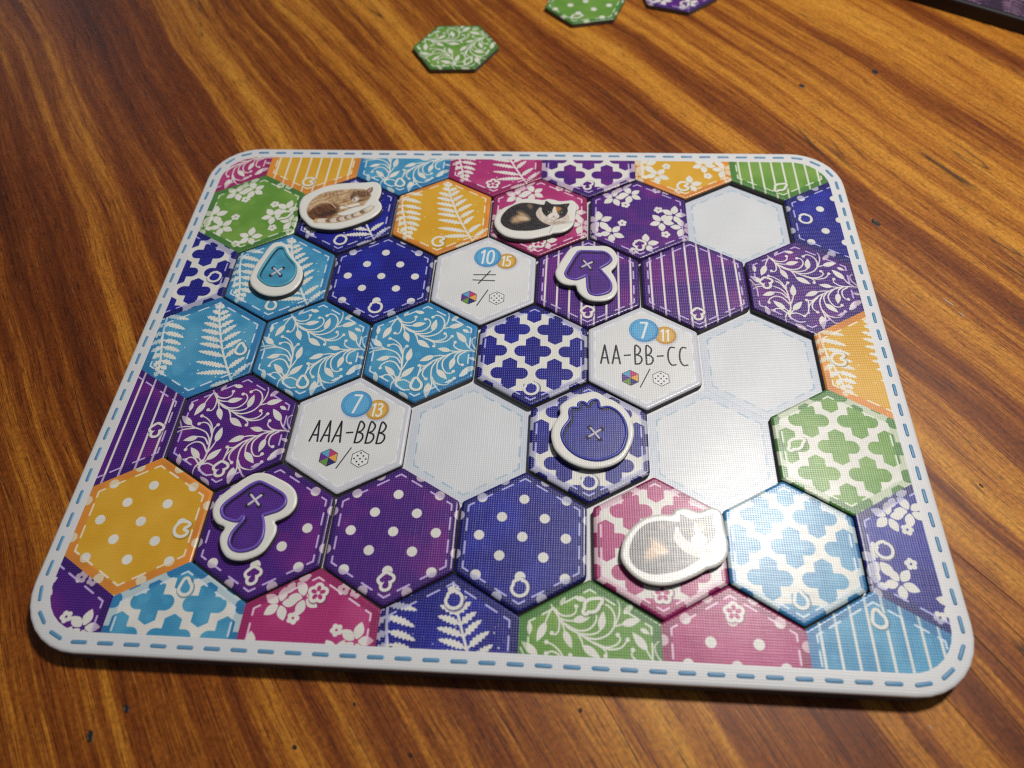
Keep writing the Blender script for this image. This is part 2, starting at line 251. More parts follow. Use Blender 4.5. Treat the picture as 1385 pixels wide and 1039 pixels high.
MOON = [(.075, .065), (.03, .088), (-.03, .08), (-.075, .035), (-.085, -.02), (-.055, -.075), (0, -.095), (.05, -.085), (.072, -.05), (.03, -.035), (.012, 0), (.03, .035)]
LEAF = [(.11, .075), (.04, .075), (-.03, .06), (-.075, .02), (-.08, -.04), (-.1, -.085), (-.075, -.085), (-.055, -.06), (0, -.06), (.055, -.03), (.075, .02)]
def icon_shape(c, colour, x, y, grow):
    if colour == 'pink':
        for k in range(5):
            a = math.radians(90 + 72 * k)
            c.ell(x + .058 * math.cos(a), y + .058 * math.sin(a), .038 + grow, .027 + grow, a)
        return c
    src = {'blue': (TOK_BERRY['i'], .18), 'lightblue': (TOK_DROP['i'], .2), 'purple': (TOK_MUSH['i'], .19), 'yellow': (MOON, .95), 'green': (LEAF, .95)}[colour]
    return c.poly([(x + p[0] * src[1], y + p[1] * src[1]) for p in smooth(src[0], 3, True)], grow)

def print_tile(colour, pattern, icon=None):
    A, B, M, T = [rgb(c) for c in INK[colour]]
    n1 = noise2(N, 5) * .6 + noise2(N, 11) * .4
    n1 = np.clip((n1 - .35) / .4, 0, 1)
    col = mix(np.broadcast_to(A, (N, N, 3)), B, n1 * .75)
    blot = Canvas()
    for _ in range(26):
        x, y, r = rng.random(3); blot.disc(x * 2 - 1, y * 2 - 1, .02 + .07 * r, 3)
    col = mix(col, np.minimum(B * 1.12, 1), blot.m * (.22 if colour in ('lightblue', 'green') else .06))
    col = mix(col, M * (.92 + .16 * noise2(N, 9)[..., None]), MARGIN * .85)
    p = PAT[pattern]
    wcol = np.broadcast_to(rgb(WHITE), (N, N, 3)) * (.97 + .05 * noise2(N, 14)[..., None])
    wcol = mix(wcol, np.broadcast_to(.62 * rgb(WHITE) + .3 * B + .06, (N, N, 3)), MARGIN * .55)
    col = mix(col, wcol, p * (1 - .12 * MARGIN))
    col = mix(col, np.broadcast_to(T, (N, N, 3)), STITCH * .96)
    if icon:
        x, y = icon
        o = icon_shape(Canvas(), colour, x, y, .042).m
        i = icon_shape(Canvas(), colour, x, y, 0).m
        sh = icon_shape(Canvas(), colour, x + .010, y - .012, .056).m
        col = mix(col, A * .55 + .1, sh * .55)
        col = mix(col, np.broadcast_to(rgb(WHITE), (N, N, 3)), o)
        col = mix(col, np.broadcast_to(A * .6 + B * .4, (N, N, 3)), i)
    return np.clip(col, 0, 1)

# ---- hand-drawn narrow capitals and figures as strokes in a unit box
GLY = {
 'A': (.40, [[(0, 0), (.2, 1.03), (.37, 0)], [(.07, .3), (.33, .31)]]),
 'B': (.38, [[(.03, 0), (.05, 1), (.22, .98), (.3, .82), (.22, .6), (.06, .52)], [(.06, .52), (.28, .45), (.35, .25), (.24, .04), (.03, 0)]]),
 'C': (.40, [[(.36, .98), (.2, 1.0), (.08, .82), (.03, .5), (.06, .2), (.18, .0), (.37, .02)]]),
 '-': (.36, [[(.04, .47), (.31, .5)]]),
 '7': (.36, [[(.02, 1), (.34, 1), (.12, 0)]]),
 '1': (.24, [[(.02, .82), (.16, 1), (.15, 0)]]),
 '0': (.40, [[(.2, 1), (.06, .85), (.03, .5), (.07, .12), (.2, 0), (.32, .14), (.36, .5), (.32, .86), (.2, 1)]]),
 '3': (.36, [[(.03, .92), (.17, 1), (.3, .86), (.26, .64), (.12, .54)], [(.12, .54), (.3, .45), (.32, .18), (.18, 0), (.02, .08)]]),
 '5': (.36, [[(.3, 1), (.08, 1), (.06, .58), (.2, .62), (.31, .42), (.27, .1), (.14, 0), (.02, .08)]])}
def text(c, s_, cx, cy, h, hw, gap=.12, wide=1.0, slant=0.):
    tot = sum(GLY[k][0] + gap for k in s_) - gap
    x = cx - tot * h * wide / 2
    for k in s_:
        w_, st = GLY[k]
        for L in st:
            P = L if k in 'A7-1' else smooth(L, 5)
            c.line([(x + px_ * h * wide + slant * (py_ - .5) * h, cy + (py_ - .5) * h) for px_, py_ in P], hw, 1.2)
        x += (w_ + gap) * h * wide
    return c
def hexpts(x, y, r): return [(x + r * math.sin(math.radians(60 * k)), y + r * math.cos(math.radians(60 * k))) for k in range(6)]

def print_goal(words, big, small, slant=0.):
    col = np.broadcast_to(rgb(GOAL), (N, N, 3)) * (.985 + .03 * noise2(N, 8)[..., None])
    col = mix(col, np.broadcast_to(rgb((206, 208, 222)), (N, N, 3)), MARGIN * (.5 + .4 * noise2(N, 7)))
    col = mix(col, np.broadcast_to(rgb((244, 246, 252)), (N, N, 3)), STITCH * .9)
    F = lambda c, m, k=1.: mix(col, np.broadcast_to(rgb(c), (N, N, 3)), m * k)
    for (x, y, r, c0, c1, t, h, hw) in ((.345, .40, .172, (228, 180, 84), (198, 146, 58), small, .215, .0135), (.02, .49, .228, (98, 178, 226), (62, 136, 196), big, .30, .0175)):
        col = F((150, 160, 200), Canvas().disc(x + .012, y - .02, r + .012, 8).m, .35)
        col = F(c1, Canvas().disc(x, y, r).m)
        col = F(c0, Canvas().disc(x - .006, y + .006, r - .017, 2).m)
        ring = Canvas(); ring.put((slice(None), slice(None)), np.abs(np.hypot(ring.X - x, ring.Y - y) - r * .83) - .007, 1.5)
        col = F(c1, ring.m, .65)
        col = F((245, 246, 246), text(Canvas(), t, x, y, h, hw, .1, 1.05, .06).m)
    K = (28, 28, 34)
    if words == 'neq':
        k = Canvas()
        k.line([(-.18, .08), (.18, .088)], .0095, 1.2); k.line([(-.185, -.035), (.175, -.045)], .0095, 1.2); k.line([(-.09, -.11), (.09, .17)], .0095, 1.2)
    else:
        k = text(Canvas(), words, 0, .003, .335, .0125, .15 if len(words) > 7 else .12, .95, slant)
    col = F(K, k.m)
    wheel = [(92, 172, 214), (196, 62, 118), (240, 176, 78), (40, 40, 120), (110, 156, 62), (104, 50, 150)]
    cx, cy, r = -.22, -.418, .137
    order = [1, 2, 3, 4, 5, 0]
    H = hexpts(cx, cy, r)
    col = F(K, Canvas().poly(H, .006).m)
    for q in range(6):
        col = F(wheel[order[q]], Canvas().poly([(cx, cy), H[q], H[(q + 1) % 6]]).m)
    col = F(K, Canvas().line([(-.078, -.582), (.078, -.25)], .0075, 1.2).m)
    cx = .235
    H = hexpts(cx, cy, r)
    col = F(K, Canvas().poly(H, .004).m); col = F((240, 241, 242), Canvas().poly(H, -.004).m)
    d = Canvas()
    for kx in range(-3, 4):
        for ky in range(-3, 4):
            px_, py_ = cx + kx * .083 + (.0415 if ky % 2 else 0), cy + ky * .046
            hd = max(abs((px_ - cx) * math.cos(math.radians(60 * a)) + (py_ - cy) * math.sin(math.radians(60 * a))) for a in range(3))
            if hd < .112: d.disc(px_, py_, .0125)
    col = F(K, d.m)
    return np.clip(col, 0, 1)

def print_blank():
    col = np.broadcast_to(rgb((226, 229, 233)), (N, N, 3)) * (.985 + .03 * noise2(N, 6)[..., None])
    m = np.clip((HEXD - .74) / .03, 0, 1)
    col = mix(col, np.broadcast_to(rgb((205, 214, 230)), (N, N, 3)), m * (.35 + .4 * noise2(N, 9)))
    col = mix(col, np.broadcast_to(rgb((146, 184, 208)), (N, N, 3)), STITCH * (.35 + .6 * noise2(N, 12)))
    return np.clip(col, 0, 1)

# ---- token prints
TH = .82
def fur(n, ang, k=90):
    """streaky fur tone along a direction, 0..1"""
    c = Canvas(TH)
    u = c.X * math.cos(ang) + c.Y * math.sin(ang); v = -c.X * math.sin(ang) + c.Y * math.cos(ang)
    g = noise2(n, 16); 
    a = np.sin(v * k + 6 * g + 3 * noise2(n, 30)) * .5 + .5
    return (a * .35 + noise2(n, 60) * .35 + noise2(n, 22) * .3).astype(np.float32)
CARD = (238, 237, 230)
def print_calico(rot=0., dx=0., dy=0.):
    n = N; ca, sa = math.cos(rot), math.sin(rot)
    tr = lambda L: [(x * ca - y * sa + dx, x * sa + y * ca + dy) for x, y in L]
    col = np.broadcast_to(rgb(CARD), (n, n, 3)).copy()
    def F(c, m, k=1.):
        nonlocal col
        col = mix(col, np.broadcast_to(rgb(c), (n, n, 3)) if not isinstance(c, np.ndarray) else c, m * k)
    C_ = lambda: Canvas(TH)
    D_ = CALICO
    f1 = fur(n, 2.6 + rot)[..., None]
    dark = rgb((26, 25, 30)) * (1 - f1) + rgb((74, 66, 66)) * f1
    body = smooth(tr(D_['body']), 6, True)
    F((150, 140, 130), C_().poly(body, .008, 5).m, .5)
    F(dark, C_().poly(body, 0, 3).m)
    tan = rgb((176, 128, 84)) * (1 - f1) + rgb((226, 196, 160)) * f1
    F(tan, C_().poly(smooth(tr(D_['patch']), 6, True), 0, 26).m, .95)
    F((232, 208, 176), C_().ell(*tr([(-.2, -.02)])[0], .1, .05, -.3 + rot, 12).m, .7)
    F(tan, C_().poly(smooth(tr(D_['patch2']), 6, True), -.01, 14).m, .5)
    f2 = fur(n, 1.9 + rot, 70)[..., None]
    F(rgb((206, 186, 168)) * (1 - f2) + rgb((242, 236, 226)) * f2, C_().poly(smooth(tr(D_['ruff']), 6, True), 0, 5).m)
    F((150, 128, 112), C_().ell(*tr([(.42, -.11)])[0], .2, .03, .1 + rot, 14).m, .45)
    for e in ('earL', 'earR'):
        F(dark, C_().poly(tr(D_[e]), .012, 2).m)
        F((150, 112, 96), C_().poly(tr(D_[e]), -.022, 4).m, .8)
    F(dark, C_().poly(smooth(tr(D_['head']), 6, True), .006, 3).m)
    F((206, 138, 74), C_().poly(smooth(tr(D_['orange']), 6, True), .012, 9).m, .9)
    F((240, 230, 222), C_().poly(smooth(tr(D_['muzzle']), 5, True), .008, 5).m)
    for q, e in enumerate(D_['eyes']):
        x, y = tr([e])[0]
        F((18, 17, 20), C_().ell(x, y, .05, .03, rot).m)
        F((150, 160, 110), C_().ell(x, y, .036, .02, rot).m)
        F((10, 10, 12), C_().ell(x, y, .012, .02, rot).m)
        F((240, 240, 240), C_().disc(x + .012, y + .01, .005).m)
    nx, ny = tr(D_['nose'])[0]
    F((214, 140, 134), C_().poly([(nx - .022, ny + .012), (nx + .022, ny + .012), (nx, ny - .014)], .003, 2).m)
    m = C_(); m.line([(nx, ny - .014), (nx - .035, ny - .035)], .005); m.line([(nx, ny - .014), (nx + .035, ny - .035)], .005)
    F((110, 80, 76), m.m, .8)
    wk = C_()
    for sgn in (-1, 1):
        for k in range(3): wk.line([(nx + sgn * .04, ny - .01 - .012 * k), (nx + sgn * .14, ny + .02 - .03 * k)], .0022)
    F((250, 248, 244), wk.m, .6)
    return np.clip(col, 0, 1)

def print_tabby():
    n = N
    col = np.broadcast_to(rgb(CARD), (n, n, 3)).copy()
    def F(c, m, k=1.):
        nonlocal col
        col = mix(col, np.broadcast_to(rgb(c), (n, n, 3)) if not isinstance(c, np.ndarray) else c, m * k)
    C_ = lambda: Canvas(TH)
    P = TABBY['pts']
    f1 = fur(n, .5, 75)[..., None]; f2 = fur(n, 2.4, 60)[..., None]
    base = rgb((158, 116, 74)) * (1 - f1) + rgb((234, 212, 174)) * f1
    body = smooth(TABBY['body'], 6, True)
    F((160, 140, 118), C_().poly(body, .006, 5).m, .6)
    bm_ = C_().poly(body, 0, 3).m
    F(base, bm_)
    x, y = P['haunch']
    brown = rgb((52, 28, 18)) * (1 - f2) + rgb((146, 92, 58)) * f2
    F(brown, C_().ell(x + .02, y - .04, .3, .2, .5, 26).m * bm_, .95)
    F((236, 206, 160), C_().line(smooth([(x - .22, y + .02), (x - .1, y + .2), (x + .1, y + .2), (x + .24, y + .06)], 6), .012, 4).m * bm_, .8)
    F((62, 40, 30), C_().ell(x + .12, y - .08, .16, .05, .35, 12).m * bm_, .8)
    for k in range(4):
        bx, by = P['belly']; F((140, 96, 60), C_().line([(bx - .05 + .07 * k, by + .05), (bx - .02 + .07 * k, by - .07)], .014, 6).m * bm_, .5)
    # tail with pale rings
    T_ = [P['tail0'], P['tail1'], P['tail2'], P['tail3'], P['tail4']]
    TL = smooth(T_, 12)
    F((214, 178, 136), C_().line(TL, .06, 4, .028).m)
    for k in range(3, len(TL) - 2, 8):
        F((240, 234, 224), C_().line(TL[k:k + 5], .052, 8).m, .8)
        F((120, 80, 54), C_().line(TL[k + 5:k + 8], .046, 7).m, .8)
    F((90, 76, 66), C_().line([(a, b + .055) for a, b in TL[8:]], .006, 3).m, .6)
    # fore leg and paws
    ax, ay = P['arm']
    F(base, C_().line(smooth([(ax - .08, ay + .06), (ax - .06, ay - .05), (ax + .06, ay - .12), (ax + .2, ay - .1)], 6), .06, 4, .04).m)
    F((244, 236, 222), C_().line([(ax - .02, ay - .16), (ax + .16, ay - .11), (ax + .26, ay - .07)], .034, 4).m)
    F((110, 78, 58), C_().line([(ax - .06, ay - .1), (ax + .14, ay - .16), (ax + .28, ay - .1)], .006, 3).m, .7)
    F((150, 104, 64), C_().ell(ax, ay + .02, .04, .04, 0, 8).m, .6)
    # head
    hx, hy = P['head']
    for e, t in ((P['earR'], (hx + .1, hy + .09)), (P['earL'], (hx - .1, hy + .08))):
        F((128, 100, 80), C_().poly(leaf_pts((t[0], t[1] - .04), e, .05), .006, 3).m)
        F((206, 170, 150), C_().poly(leaf_pts((t[0], t[1] - .02), e, .026), 0, 4).m, .8)
    F((66, 44, 32), C_().ell(hx - .02, hy - .02, .175, .14, .25, 10).m * bm_, .75)
    F(rgb((104, 72, 50)) * (1 - f1) + rgb((190, 152, 112)) * f1, C_().ell(hx, hy, .155, .125, .25, 4).m)
    for k in range(4):
        F((74, 50, 38), C_().line(smooth([(hx - .05 + .05 * k, hy + .11 - .01 * k), (hx - .06 + .055 * k, hy + .05), (hx - .03 + .05 * k, hy + .01)], 4), .009, 3).m, .75)
    F((238, 230, 222), C_().ell(*P['cheek'], .062, .07, -.4, 7).m, .95)
    F((40, 30, 26), C_().line(smooth([(hx - .02, hy + .01), (hx + .02, hy - .02), (hx + .07, hy - .01)], 4), .006).m, .9)
    F((40, 30, 26), C_().line([(hx - .12, hy - .03), (hx - .09, hy - .045)], .006).m, .9)
    F((196, 126, 116), C_().ell(hx - .05, hy - .055, .018, .013, .4, 2).m)
    F((52, 36, 30), C_().line([(hx - .13, hy - .06), (hx - .1, hy - .13)], .012, 5).m, .6)
    return np.clip(col, 0, 1)

def print_button(tok, colour):
    A, B, M, T = [rgb(c) for c in INK[colour]]
    c = Canvas(TH)
    I = smooth(tok['i'], 5, True)
    col = np.broadcast_to(rgb(CARD), (N, N, 3)).copy()
    bc = lambda k: np.broadcast_to(k, (N, N, 3))
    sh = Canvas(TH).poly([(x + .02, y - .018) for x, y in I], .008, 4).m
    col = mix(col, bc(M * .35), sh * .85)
    face = {'lightblue': rgb((70, 158, 196)), 'purple': rgb((84, 40, 140)), 'blue': rgb((46, 50, 150))}[colour]
    rim = {'lightblue': rgb((96, 180, 208)), 'purple': rgb((118, 88, 196)), 'blue': rgb((66, 70, 176))}[colour]
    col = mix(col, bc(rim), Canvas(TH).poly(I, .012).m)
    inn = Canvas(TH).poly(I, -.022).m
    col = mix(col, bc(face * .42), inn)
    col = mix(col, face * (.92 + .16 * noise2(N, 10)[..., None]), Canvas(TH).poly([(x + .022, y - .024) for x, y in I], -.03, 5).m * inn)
    return np.clip(col, 0, 1)

# ---------------------------------------------------------------- materials
def img_from(name, arr):
    n = arr.shape[0]
    im = bpy.data.images.new(name, n, n, alpha=False)
    buf = np.ones((n, n, 4), np.float32); buf[..., :3] = arr
    im.pixels.foreach_set(buf.ravel()); im.update(); im.pack()
    return im

class NT:
    """thin wrapper for building node trees"""
    def __init__(self, name):
        self.mat = bpy.data.materials.new(name); self.mat.use_nodes = True
        self.t = self.mat.node_tree; self.b = self.t.nodes['Principled BSDF']
    def n(self, kind, **kw):
        x = self.t.nodes.new(kind)
        for k, v in kw.items(): setattr(x, k, v)
        return x
    def l(self, a, b): self.t.links.new(a, b)
    def math(self, op, a, b=None, c=None):
        x = self.n('ShaderNodeMath', operation=op)
        for i, v in enumerate((a, b, c)):
            if v is None: continue
            if isinstance(v, (int, float)): x.inputs[i].default_value = v
            else: self.l(v, x.inputs[i])
        return x.outputs[0]

def add_weave(m, vec, amp, rough, period=.032):
    """linen embossing of the card stock: woven bumps of threads with uneven thickness"""
    sep = m.n('ShaderNodeSeparateXYZ'); m.l(vec, sep.inputs[0])
    k = 2 * math.pi / period
    jit = m.n('ShaderNodeTexNoise'); jit.inputs['Scale'].default_value = 5.0; jit.inputs['Detail'].default_value = 1; m.l(vec, jit.inputs['Vector'])
    j = m.math('MULTIPLY', jit.outputs[0], 1.6)
    sx = m.math('SINE', m.math('MULTIPLY_ADD', sep.outputs[0], k, j))
    sy = m.math('SINE', m.math('MULTIPLY_ADD', sep.outputs[1], k, j))
    prod = m.math('MULTIPLY', m.math('MULTIPLY_ADD', sx, .5, .5), m.math('MULTIPLY_ADD', sy, .5, .5))
    def slub(sc):
        mp = m.n('ShaderNodeMapping'); mp.inputs['Scale'].default_value = sc; m.l(vec, mp.inputs['Vector'])
        t = m.n('ShaderNodeTexNoise'); t.inputs['Scale'].default_value = 1; t.inputs['Detail'].default_value = 1; m.l(mp.outputs[0], t.inputs['Vector'])
        return t.outputs[0]
    s1, s2 = slub((3.0, 34, 1)), slub((34, 3.0, 1))
    h = m.math('MULTIPLY_ADD', m.math('ADD', s1, s2), 1.3, m.math('MULTIPLY', prod, 1.6))
    bp = m.n('ShaderNodeBump'); bp.inputs['Strength'].default_value = 1.0; bp.inputs['Distance'].default_value = amp
    m.l(h, bp.inputs['Height']); m.l(bp.outputs[0], m.b.inputs['Normal'])
    m.b.inputs['Roughness'].default_value = rough
    # clear varnish of the press: pools on the threads, misses the pits of the weave
    m.l(m.math('MULTIPLY_ADD', m.math('SUBTRACT', s1, prod), .50, .30), m.b.inputs['Coat Weight'])
    m.b.inputs['Coat Roughness'].default_value = .27
    return prod

def weave_glint(m, colour, weave):
    """paints linen glints into the print colour: pale specks on the weave peaks"""
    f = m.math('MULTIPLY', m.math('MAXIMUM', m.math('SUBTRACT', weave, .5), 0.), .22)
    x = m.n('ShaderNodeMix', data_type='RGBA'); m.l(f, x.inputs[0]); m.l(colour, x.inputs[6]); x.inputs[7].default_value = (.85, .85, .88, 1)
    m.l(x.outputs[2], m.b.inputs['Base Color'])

WEAVE = 0.000026
ROUGH = .36
def print_mat(name, arr, rot=0.):
    m = NT(name)
    uv = m.n('ShaderNodeUVMap'); uv.uv_map = 'UVMap'
    im = m.n('ShaderNodeTexImage', image=img_from(name, arr), extension='EXTEND', interpolation='Cubic'); m.l(uv.outputs[0], im.inputs[0])
    mp = m.n('ShaderNodeMapping'); mp.inputs['Scale'].default_value = (2.06, 2.06, 1); m.l(uv.outputs[0], mp.inputs['Vector'])
    weave_glint(m, im.outputs[0], add_weave(m, mp.outputs[0], WEAVE, ROUGH))
    m.b.inputs['Specular IOR Level'].default_value = .36
    return m.mat
def obj_mat(name, col, rough=.5, weave=0., var=.06, spec=.5, scale=40):
    m = NT(name)
    tc = m.n('ShaderNodeTexCoord')
    mp = m.n('ShaderNodeMapping'); mp.inputs['Scale'].default_value = (1 / S,) * 3; m.l(tc.outputs['Object'], mp.inputs['Vector'])
    nz = m.n('ShaderNodeTexNoise'); nz.inputs['Scale'].default_value = scale * .1; nz.inputs['Detail'].default_value = 5; m.l(mp.outputs[0], nz.inputs['Vector'])
    r = m.n('ShaderNodeMix', data_type='RGBA')
    r.inputs[6].default_value = (*[c * (1 - var) for c in col], 1); r.inputs[7].default_value = (*[min(1, c * (1 + var)) for c in col], 1)
    m.l(nz.outputs[0], r.inputs[0]); m.l(r.outputs[2], m.b.inputs['Base Color'])
    m.b.inputs['Roughness'].default_value = rough; m.b.inputs['Specular IOR Level'].default_value = spec
    if weave: add_weave(m, mp.outputs[0], weave, rough)
    return m.mat

MAT_RIM = obj_mat('white_linen_card', (.80, .805, .82), .42, WEAVE * .75, .02)
MAT_CORE = obj_mat('grey_board_core', (.13, .12, .115), .9, 0, .18, .2, 80)
MAT_CORE_DARK = obj_mat('dark_board_core', (.10, .09, .085), .9, 0, .2, .2, 80)
MAT_TOKEN = obj_mat('white_token_card', (.84, .84, .80), .45, WEAVE * .5, .02)
MAT_STITCH = obj_mat('printed_blue_thread', (.12, .31, .52), .45, 0, .15)
MAT_THREAD = obj_mat('pale_thread', (.66, .62, .70), .5, 0, .08)
MAT_HOLE = obj_mat('dark_thread_hole', (.02, .015, .04), .6, 0, .1)

# ---------------------------------------------------------------- object helpers
def mesh_obj(name, verts, faces, mat, parent=None, uvf=None, smoothf=None):
    me = bpy.data.meshes.new(name)
    me.from_pydata([(x * S, y * S, z * S) for x, y, z in verts], [], faces)
    if uvf:
        uv = me.uv_layers.new(name='UVMap')
        for lp in me.loops:
            v = verts[lp.vertex_index]; uv.data[lp.index].uv = uvf(v)
    if smoothf:
        for p in me.polygons: p.use_smooth = smoothf(p)
    me.materials.append(mat)
    o = bpy.data.objects.new(name, me); COL.objects.link(o)
    if parent: o.parent = parent
    return o
def share(name, me, mat, parent):
    o = bpy.data.objects.new(name, me); COL.objects.link(o); o.parent = parent
    if mat:
        o.material_slots[0].link = 'OBJECT'; o.material_slots[0].material = mat
    return o
def empty(name, loc, rz, label, cat, group=None):
    o = bpy.data.objects.new(name, None); COL.objects.link(o)
    o.empty_display_size = .005
    o.location = (loc[0] * S, loc[1] * S, loc[2] * S); o.rotation_euler = (0, 0, rz)
    o['label'] = label; o['category'] = cat
    if group: o['group'] = group
    return o
def rings(loops, cap_top=True, cap_bot=False):
    """stack of equal-length loops, first = top"""
    V = []; F = []
    n = len(loops[0])
    for L in loops: V += L
    if cap_top: F.append(list(range(n)))
    for k in range(len(loops) - 1):
        for i in range(n):
            j = (i + 1) % n
            F.append([k * n + i, (k + 1) * n + i, (k + 1) * n + j, k * n + j])
    if cap_bot: F.append(list(range((len(loops) - 1) * n, len(loops) * n))[::-1])
    return V, F
UV1 = lambda v: (v[0] / 2.06 + .5, v[1] / 2.06 + .5)

def hex_loop(ap, cr, z):
    """rounded hexagon, apothem ap, corner radius cr, counter-clockwise"""
    out = []
    R = (ap - cr) * 2 / WW
    for k in range(6):
        a0 = math.radians(30 + 60 * k)
        cx, cy = R * math.cos(a0), R * math.sin(a0)
        for q in range(5):
            a = a0 + math.radians(-30 + 15 * q)
            out.append((cx + cr * math.cos(a), cy + cr * math.sin(a), z))
    return out
AP = .866 * .974
def tile_meshes():
    b = .042
    top = [hex_loop(AP - b * (1 - math.sin(t)), .06 - .02 * (1 - math.sin(t)), -b * .62 * (1 - math.cos(t))) for t in [0, .35, .7, 1.05, 1.4, math.pi / 2]]
    V, F = rings(top)
    o = mesh_obj('printed_face', V, F, MAT_RIM, None, UV1, lambda p: len(p.vertices) < 10)
    z0 = -b * .62
    V2, F2 = rings([hex_loop(AP, .06, z0), hex_loop(AP, .06, -TT + .012), hex_loop(AP - .012, .05, -TT)], False, True)
    c = mesh_obj('card_core', V2, F2, MAT_CORE)
    fm, cm = o.data, c.data
    bpy.data.objects.remove(o); bpy.data.objects.remove(c)
    return fm, cm
FACE_ME, CORE_ME = tile_meshes()

def cell(r, c):
    x = c * WW if r % 2 else (c - .5) * WW
    return x - 2.75 * WW, -1.5 * r + 4.5

MATS = {}
def tile_mat(colour, pattern, icon):
    key = (colour, pattern, icon)
    if key not in MATS:
        MATS[key] = print_mat('print_%s_%s' % (colour, pattern), print_tile(colour, pattern, icon))
    return MATS[key]

# ---------------------------------------------------------------- the table (setting)
def wood_material():
    m = NT('varnished_wood')
    tc = m.n('ShaderNodeTexCoord')
    rot = m.n('ShaderNodeMapping'); rot.inputs['Scale'].default_value = (1 / S,) * 3; m.l(tc.outputs['Object'], rot.inputs['Vector'])
    ang = math.radians(54.5)
    r2 = m.n('ShaderNodeMapping'); r2.inputs['Rotation'].default_value = (0, 0, ang); m.l(rot.outputs[0], r2.inputs['Vector'])
    # slow bend of the fibres
    wob = m.n('ShaderNodeTexNoise'); wob.inputs['Scale'].default_value = .10; wob.inputs['Detail'].default_value = 2; m.l(r2.outputs[0], wob.inputs['Vector'])
    sep = m.n('ShaderNodeSeparateXYZ'); m.l(r2.outputs[0], sep.inputs[0])
    wv = m.math('MULTIPLY_ADD', m.math('SUBTRACT', wob.outputs[0], .5), 1.3, sep.outputs[1])
    comb = m.n('ShaderNodeCombineXYZ'); m.l(sep.outputs[0], comb.inputs[0]); m.l(wv, comb.inputs[1])
    def tex(su, sv, detail=3, rough=.55, off=0., dist=0.):
        mp = m.n('ShaderNodeMapping'); mp.inputs['Scale'].default_value = (su, sv, 1); mp.inputs['Location'].default_value = (off, off * 1.7, 0); m.l(comb.outputs[0], mp.inputs['Vector'])
        t = m.n('ShaderNodeTexNoise'); t.inputs['Scale'].default_value = 1; t.inputs['Detail'].default_value = detail; t.inputs['Roughness'].default_value = rough; t.inputs['Distortion'].default_value = dist
        m.l(mp.outputs[0], t.inputs['Vector']); return t.outputs[0]
    def ramp(v, stops):
        r = m.n('ShaderNodeValToRGB'); e = r.color_ramp.elements
        e[0].position, e[0].color = stops[0]; e[1].position, e[1].color = stops[-1]
        for p, c in stops[1:-1]:
            x = e.new(p); x.color = c
        m.l(v, r.inputs[0]); return r.outputs[0]
    def blend(kind, f, a, b):
        x = m.n('ShaderNodeMix', data_type='RGBA', blend_type=kind)
        for i, v in ((0, f), (6, a), (7, b)):
            if isinstance(v, (int, float)): x.inputs[i].default_value = v
            elif isinstance(v, tuple): x.inputs[i].default_value = v
            else: m.l(v, x.inputs[i])
        return x.outputs[2]
    broad = tex(.035, .62, 3, .5, 3.1, .12)
    mid = tex(.085, 3.1, 3, .6, 9.7, .12)
    fine = tex(.5, 17, 4, .6, 1.3)
    hair = tex(1.6, 75, 3, .6, 5.9)
    v = m.math('ADD', m.math('MULTIPLY', broad, .75), m.math('MULTIPLY', mid, .62))
    v = m.math('MULTIPLY_ADD', m.math('SUBTRACT', fine, .5), .22, v)
    v = m.math('MULTIPLY_ADD', m.math('SUBTRACT', hair, .5), .30, v)
    v = m.math('MULTIPLY_ADD', m.math('MINIMUM', m.math('MAXIMUM', sep.outputs[1], -9.), 9.), .0062, v)   # across the grain, darker brown at left to more gold at right
    g = lambda r_, g_, b_: (r_, g_, b_, 1)
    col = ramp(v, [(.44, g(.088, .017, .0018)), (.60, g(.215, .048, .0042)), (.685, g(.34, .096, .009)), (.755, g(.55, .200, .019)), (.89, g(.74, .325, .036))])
    # grain mottle inside the bands
    grit = m.n('ShaderNodeTexNoise'); grit.inputs['Scale'].default_value = 16; grit.inputs['Detail'].default_value = 5; grit.inputs['Roughness'].default_value = .75; m.l(rot.outputs[0], grit.inputs['Vector'])
    col = blend('MULTIPLY', .75, col, ramp(grit.outputs[0], [(.34, g(.50, .45, .40)), (.62, g(1.15, 1.15, 1.15))]))
    pores = ramp(tex(2.2, 46, 2, .5, 7.7), [(.55, g(1, 1, 1)), (.66, g(.30, .25, .22))])
    col = blend('MULTIPLY', .8, col, pores)
    flecks = ramp(tex(3.0, 40, 1, .4, 21.), [(.70, g(0, 0, 0)), (.76, g(1, 1, 1))])
    col = blend('ADD', m.math('MULTIPLY', flecks, .16), col, g(.8, .5, .2))
    # long hairline cracks along the grain
    cr = m.math('ABSOLUTE', m.math('SUBTRACT', tex(.07, 1.4, 2, .5, 40.), .5))
    gate = ramp(tex(.35, .9, 2, .5, 60.), [(.50, g(0, 0, 0)), (.60, g(1, 1, 1))])
    crack = m.math('MULTIPLY', ramp(cr, [(.0, g(1, 1, 1)), (.006, g(0, 0, 0))]), gate)
    col = blend('MIX', m.math('MULTIPLY', crack, .85), col, g(.022, .012, .008))
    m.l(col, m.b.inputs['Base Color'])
    h = m.math('ADD', m.math('MULTIPLY', fine, .35), m.math('MULTIPLY', hair, .5))
    h = m.math('MULTIPLY_ADD', crack, -1.6, h)
    bp = m.n('ShaderNodeBump'); bp.inputs['Strength'].default_value = .6; bp.inputs['Distance'].default_value = .00006
    m.l(h, bp.inputs['Height']); m.l(bp.outputs[0], m.b.inputs['Normal'])
    m.l(m.math('MULTIPLY_ADD', grit.outputs[0], .22, .34), m.b.inputs['Roughness'])
    m.b.inputs['Specular IOR Level'].default_value = .36
    return m.mat
MAT_WOOD = wood_material()
